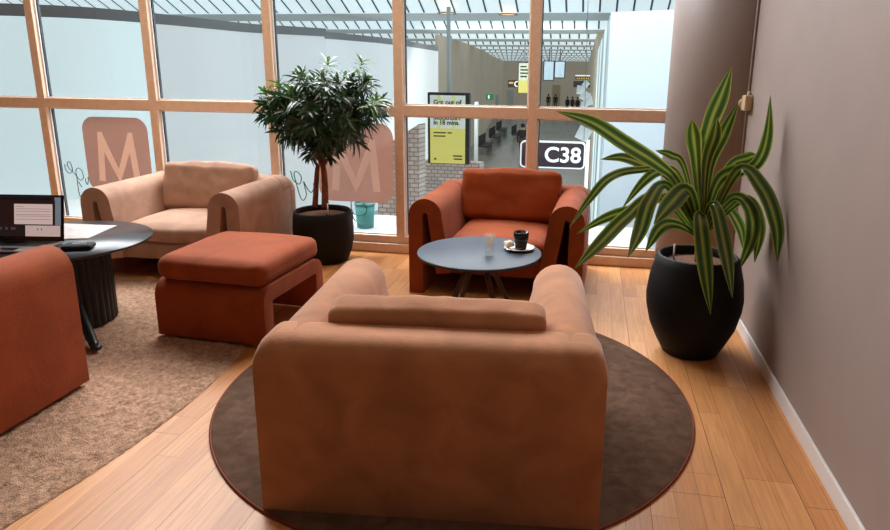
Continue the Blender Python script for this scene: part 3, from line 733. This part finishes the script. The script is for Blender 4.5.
for x0_, x1_, z_, mm in ((.1, .46, .445, 'inkg'), (.50, .62, .445, 'inkg'), (.1, .44, .395, 'inkg'), (.66, .92, .105, 'ink'), (.68, .92, .06, 'ink')):
    obj('small_print', boxbm(w*x0_, w*x1_, -.014, -.011, h*z_, h*(z_+.02)), M[mm], t, smooth=False)
bm = bmesh.new(); poly_prism(bm, [(w*.1, h*.055), (w*.14, h*.085), (w*.18, h*.06), (w*.17, h*.05)], -.02, -.012); obj('small_logo', bm, M['ink'], t, smooth=False)
bm = bmesh.new(); tube(bm, [(w*.5, .1, h+.05), (w*.5, .1, 3.1-t.location.z)], .05, 8); obj('hanging_pole', bm, M['pole'], t)
t, w, h = poster(519, 529, 63, 93, 30, 'small yellow advertising display far down the concourse left of the mullion', .42, False)
for k, wd in enumerate((.55, .72, .74, .62)): obj('headline', boxbm(w*.14, w*(.14+wd), -.022, -.018, h*(.86-.11*k), h*(.905-.11*k)), M['ink'], t, smooth=False)
bm = bmesh.new(); tube(bm, [(w*.5, .1, h+.05), (w*.5, .1, 3.1-t.location.z)], .04, 8); obj('hanging_pole', bm, M['pole'], t)

# gate signs
M['navy'] = pm('sign navy', (52, 58, 74), .4, emit=.22); M['signw'] = pm('sign white', (244, 246, 248), .4, emit=.8); M['amber'] = pm('sign amber', (226, 178, 78), .4, emit=.7); M['brown'] = pm('sign brown', (52, 36, 28), .4, emit=.1)
a, c = AY(520.5, 140.5, 13), AY(584.5, 169.5, 13); w, h = c.x-a.x, a.z-c.z
t = thing('gate_sign', 'dark blue gate sign reading C38 with white border hanging outside', 'sign', (a.x, 13, c.z))
b = bmesh.new(); poly_prism(b, rrect(0, w, 0, h, .09), 0, .12); obj('border', b, M['signw'], t, smooth=False)
b = bmesh.new(); e = .028; poly_prism(b, rrect(e, w-e, e, h-e, .07), -.01, .0); obj('sign_face', b, M['navy'], t, smooth=False)
text('gate_number', 'C38', .42, M['signw'], t, (w*.375, -.02, h*.25), bold=.009, sx=1.02)
b = bmesh.new(); cx_, cz_ = w*.185, h*.5
tube(b, [(cx_+.115*math.cos(R(k*12)), -.02, cz_+.115*math.sin(R(k*12))) for k in range(31)], .018, 6, False); tube(b, [(cx_-.06, -.02, cz_), (cx_+.06, -.02, cz_)], .018, 6); tube(b, [(cx_-.0, -.02, cz_+.05), (cx_-.06, -.02, cz_), (cx_, -.02, cz_-.05)], .018, 6)
obj('arrow_symbol', b, M['amber'], t)['label'] = 'amber arrow in a circle'
b = bmesh.new(); q = AY(588, 145, 13.1)-Vector((a.x, 13, c.z)); tube(b, [q+Vector((0, 0, .1)), Vector((q.x, q.y, FZ-c.z))], .035, 8); obj('post', b, M['signw'], t)
a, c = AY(508, 80, 31), AY(518.5, 87.5, 31)
t = thing('gate_sign', 'small dark brown gate sign with amber arrow and letter C beside the far display', 'sign', (a.x, 31, c.z)); w, h = c.x-a.x, a.z-c.z
obj('sign_face', boxbm(0, w, 0, .1, 0, h), M['brown'], t, smooth=False); obj('arrow_symbol', boxbm(w*.1, w*.5, -.02, 0, h*.5, h*.75), M['amber'], t, smooth=False); text('gate_letter', 'C', h*1.05, M['signw'], t, (w*.58, -.02, h*.12), bold=.012)
a, c = AY(576, 75, 40), AY(590, 80, 40)
for k, (yy0, yy1, mm, lb) in enumerate(((75, 79.5, 'amber', 'lit shop sign strip near the right edge of the far hall'), (81, 87.5, 'navy', 'dark sign board hanging under the lit strip in the far hall'))):
    a, c = AY(575.5-2*k, yy0, 38), AY(590, yy1, 38); w, h = c.x-a.x, a.z-c.z
    t = thing('hanging_sign', lb, 'sign', (a.x, 38, c.z)); obj('sign_face', boxbm(0, w, 0, .12, 0, h), M['brown'] if k == 0 else M['case'], t, smooth=False)
    if k == 0:
        b = bmesh.new(); box(b, 0, w, -.02, 0, h*.72, h); obj('light_strip', b, M['signw'], t, smooth=False)
        [obj('amber_light', boxbm(w*(.1+.15*j), w*(.1+.15*j)+w*.09, -.02, 0, h*.1, h*.4), M['amber'], t, smooth=False) for j in range(6)]
a, c = AY(486, 94, 34), AY(493, 100, 34); w, h = c.x-a.x, a.z-c.z
t = thing('exit_sign', 'small green lit exit sign on the left of the concourse', 'sign', (a.x, 34, c.z)); M['exit'] = pm('exit green', (30, 120, 80), .4, emit=.5)
obj('sign_face', boxbm(0, w, 0, .08, 0, h), M['exit'], t, smooth=False); obj('pictogram', boxbm(w*.3, w*.5, -.01, 0, h*.2, h*.8), M['signw'], t, smooth=False)
# monitors
M['mon'] = pm('monitor image', (190, 214, 234), .4, emit=.9, vary=.5, vscale=1.6)
for k, (x0, x1, lb) in enumerate(((544.5, 553.0, 'left hanging monitor of the pair in the concourse'), (555.4, 564, 'right hanging monitor of the pair in the concourse'))):
    a, c = AY(x0, 61.5+k*.3, 40), AY(x1, 80-k*2.5, 40); w, h = c.x-a.x, a.z-c.z
    t = thing('hanging_monitor', lb, 'monitor', (a.x, 40, c.z), 0, 'hanging monitors'); obj('casing', boxbm(-.05, w+.05, 0, .15, -.05, h+.05), M['case'], t, smooth=False); obj('screen', boxbm(0, w, -.02, 0, 0, h), M['mon'], t, smooth=False)
    b = bmesh.new(); tube(b, [(w/2, .08, h), (w/2, .08, 3.1-c.z)], .04, 6); obj('hanging_pole', b, M['rail'], t)
# white folded paper garland
t = thing('paper_garland', 'hanging string of white folded paper diamonds beside the bright wall', 'decoration', AY(583, 100, 13.6))
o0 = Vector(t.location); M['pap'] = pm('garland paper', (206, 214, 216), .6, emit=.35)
for x, y, s_, an in ((586, 84, .10, 10), (581, 90, .14, 40), (585, 96, .15, 20), (588, 101, .15, 60), (584, 106, .12, 30), (583.5, 134, .22, 20)):
    p = AY(x, y, 13.6)-o0; ra = R(an); s_ *= .88; b = bmesh.new()
    v = [b.verts.new(p+Vector((s_*math.cos(ra+j*math.pi/2), .05*(j % 2), s_*math.sin(ra+j*math.pi/2)))) for j in range(4)]; b.faces.new(v)
    obj('paper_diamond', b, M['pap'], t, smooth=False)
b = bmesh.new(); tube(b, [AY(583, 70, 13.6)-o0+Vector((0, 0, 4.62-AY(583, 70, 13.6).z)), AY(584, 140, 13.6)-o0], .006, 5); obj('string', b, M['rail'], t)

# teal bin on the ledge
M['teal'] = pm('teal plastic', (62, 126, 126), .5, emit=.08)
p = AY(364, 231, 6.35)
t = thing('teal_bin', 'teal plastic bin on the ledge outside behind the tree pot', 'bin', (p.x, 6.4, .03))
obj('bin_body', lathe([(.085, 0), (.09, .01), (.105, .25), (.098, .25), (.085, .02)], 24, False), M['teal'], t); obj('rim', lathe([(.104, .245), (.112, .25), (.112, .265), (.10, .265)], 24, False), M['teal'], t)

# waiting seats, barriers and people in the concourse
M['seatm'] = pm('dark seat', (52, 54, 58), .6); M['skin'] = pm('skin', (196, 150, 126), .6)
def bench(x, y, lb, nseat=4):
    t_ = thing('waiting_bench', lb, 'bench', (x, y, FZ), R(90), 'waiting benches')
    for k in range(nseat):
        bevel(obj('seat', boxbm(k*.6, k*.6+.52, 0, .5, .40, .46), M['seatm'], t_, smooth=False), .02, 2); bevel(obj('backrest', boxbm(k*.6, k*.6+.52, .46, .52, .46, .95), M['seatm'], t_, smooth=False), .02, 2)
    obj('beam', boxbm(0, nseat*.6-.08, .2, .28, .33, .40), M['steel'], t_, smooth=False)
    for xx in (.2, nseat*.6-.35): obj('leg', boxbm(xx, xx+.06, .05, .45, 0, .33), M['steel'], t_, smooth=False)
for k, (x, y) in enumerate(((-5.3, 33), (-5.5, 38), (-5.8, 43), (-4.4, 40))):
    bench(x, y, ('row of dark waiting seats nearest the yellow display', 'second row of dark waiting seats along the concourse wall', 'third row of dark waiting seats along the concourse wall', 'row of dark waiting seats out on the concourse floor')[k])
def person(x, y, lb, top, legs, h=1.72, rz=0, step=.10):
    t_ = thing('person', lb, 'person', (x, y, FZ), rz, 'people in the concourse'); s_ = h/1.72
    me = bpy.data.meshes.new('body')
    J = [(0, 0, .95), (0, 0, 1.15), (0, 0, 1.38), (0, .01, 1.48), (0, -.01, 1.60), (0, 0, 1.70),
         (.10, 0, .88), (.11, -step, .48), (.11, -step*.6, .08), (.11, -step-.12, .03), (-.10, 0, .88), (-.11, step, .48), (-.11, step*1.5, .08), (-.11, step*1.5-.14, .03),
         (.19, 0, 1.38), (.24, .03, 1.12), (.23, -.06, .86), (.22, -.09, .77), (-.19, 0, 1.38), (-.24, .03, 1.12), (-.23, -.06, .86), (-.22, -.09, .77)]
    E_ = [(0, 1), (1, 2), (2, 3), (3, 4), (4, 5), (0, 6), (6, 7), (7, 8), (8, 9), (0, 10), (10, 11), (11, 12), (12, 13), (2, 14), (14, 15), (15, 16), (16, 17), (2, 18), (18, 19), (19, 20), (20, 21)]
    rad = [.15, .14, .16, .06, .10, .085, .095, .07, .05, .04, .095, .07, .05, .04, .075, .055, .042, .04, .075, .055, .042, .04]
    me.from_pydata([Vector(j)*s_ for j in J], E_, []); o = bpy.data.objects.new('body', me); C.objects.link(o); o.parent = t_
    sk = o.modifiers.new('skin', 'SKIN')
    for v, r_ in zip(me.skin_vertices[0].data, rad): v.radius = (r_*s_, r_*s_*.85)
    me.skin_vertices[0].data[0].use_root = True
    o.modifiers.new('sub', 'SUBSURF').levels = 1
    bpy.context.view_layer.update()
    nm = bpy.data.meshes.new_from_object(o.evaluated_get(bpy.context.evaluated_depsgraph_get())); o.modifiers.clear(); o.data = nm
    nm.materials.clear(); [nm.materials.append(q) for q in (top, legs, M['skin'], M['black'])]
    for p_ in nm.polygons:
        z = p_.center.z/s_; p_.use_smooth = True; ax = abs(p_.center.x)
        p_.material_index = 3 if z < .09 else 1 if z < .92 and ax < .19*s_ else 2 if z > 1.47 or (z < .84 and ax > .19*s_) else 0
    b_ = bmesh.new(); bmesh.ops.create_icosphere(b_, subdivisions=2, radius=.118*s_, matrix=Matrix.Translation((0, .025, 1.655*s_)) @ Matrix.Diagonal((.92, 1, .9, 1))); obj('hair', b_, M['black'], t_)
    return t_
M['coat'] = pm('dark coat', (48, 44, 50), .8); M['coat2'] = pm('brown coat', (82, 66, 60), .8); M['jean'] = pm('dark jeans', (44, 48, 60), .8)
p = G(522, 161, FZ); person(p.x, p.y, 'person in a dark coat walking away behind the C38 sign', M['coat'], M['jean'], 1.78, R(170), .14)
for x, y, lb, mm in ((549.5, 108.5, 'person in dark clothes standing far off, left of the pair', 'coat'), (556.5, 108.5, 'person in dark clothes standing far off, right of the pair', 'coat')):
    p = G(x, y, FZ); p = EYE+(p-EYE)*1.0
    person(p.x, min(p.y, 78), lb, M[mm], M['jean'], 1.78, R(180))
for x, y, lb, mm in ((572, 113, 'person in a brown coat standing right of the far door', 'coat2'), (577, 114, 'person in a dark coat beside the white garland', 'coat'), (567, 113, 'person in dark jeans standing near the far right hall end', 'coat')):
    p = G(x, y, FZ); person(p.x, p.y, lb, M[mm], M['jean'], 1.72, R(150))
# pale doors and totems
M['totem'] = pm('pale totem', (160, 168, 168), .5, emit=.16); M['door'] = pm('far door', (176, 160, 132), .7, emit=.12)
struct(obj('door_1', boxbm(AY(552, 100, 79.8).x, AY(560, 100, 79.8).x, 79.8, 79.95, FZ, AY(555, 85, 79.8).z), M['door'], smooth=False))
for x, y0, y1, Y, lb in ((510, 90, 115, 62, 'tall white information pillar below the small brown gate sign'), (497, 95, 118, 62, 'narrow white pillar right of the green exit sign'), (476, 102, 160, 20, 'slim white pillar right of the yellow display')):
    a = AY(x, y0, Y); t = thing('information_pillar', lb, 'pillar', (a.x, Y, FZ), 0, 'white pillars in the concourse'); hw = .30 if Y > 30 else .05
    if x == 497: hw = .14
    bevel(obj('pillar_body', boxbm(-hw, hw, 0, .2, .1, a.z-FZ), M['totem'], t, smooth=False), .02, 2); obj('base_plate', boxbm(-hw-.05, hw+.05, -.05, .25, 0, .1), M['case'], t, smooth=False)

# ------------------------------------------------------------------ light
def area(name, loc, target, size, sizey, power, col):
    l = bpy.data.lights.new(name, 'AREA'); l.shape = 'RECTANGLE'; l.size = size; l.size_y = sizey; l.energy = power; l.color = col
    o = bpy.data.objects.new(name, l); C.objects.link(o); o.location = loc
    o.rotation_euler = (Vector(target)-Vector(loc)).to_track_quat('-Z', 'Y').to_euler(); return o
area('skylight', (-2.6, 7.4, 4.8), (-1.0, 3.2, 0), 8, 2.4, 1250, (.95, .96, 1))
l = area('ceiling_lamp', (-.5, 1.9, 3.5), (-.5, 2.0, 0), 2.6, 2.2, 7, (1, .70, .44)); l.data.spread = R(110)
l = area('frame_fill', (-2.6, 3.9, 3.5), (-2.6, 5.6, 1.5), 5, .4, 26, (1, .80, .62)); l.data.spread = R(100)  # unseen fill lamp added to brighten the window frames
area('concourse_fill', (-3, 24, 4.4), (-3, 30, -2.5), 5, 14, 700, (1, .95, .88))  # unseen area lamp added to lift the dim concourse
w = bpy.data.worlds.new('world'); bpy.context.scene.world = w; w.use_nodes = True
w.node_tree.nodes['Background'].inputs[0].default_value = (1, .84, .72, 1); w.node_tree.nodes['Background'].inputs[1].default_value = .055
s = bpy.context.scene
s.view_settings.view_transform = 'Standard'; s.view_settings.look = 'None'; s.view_settings.exposure = 0
s.cycles.use_denoising = True
s.cycles.transparent_max_bounces = 16; s.cycles.max_bounces = 8
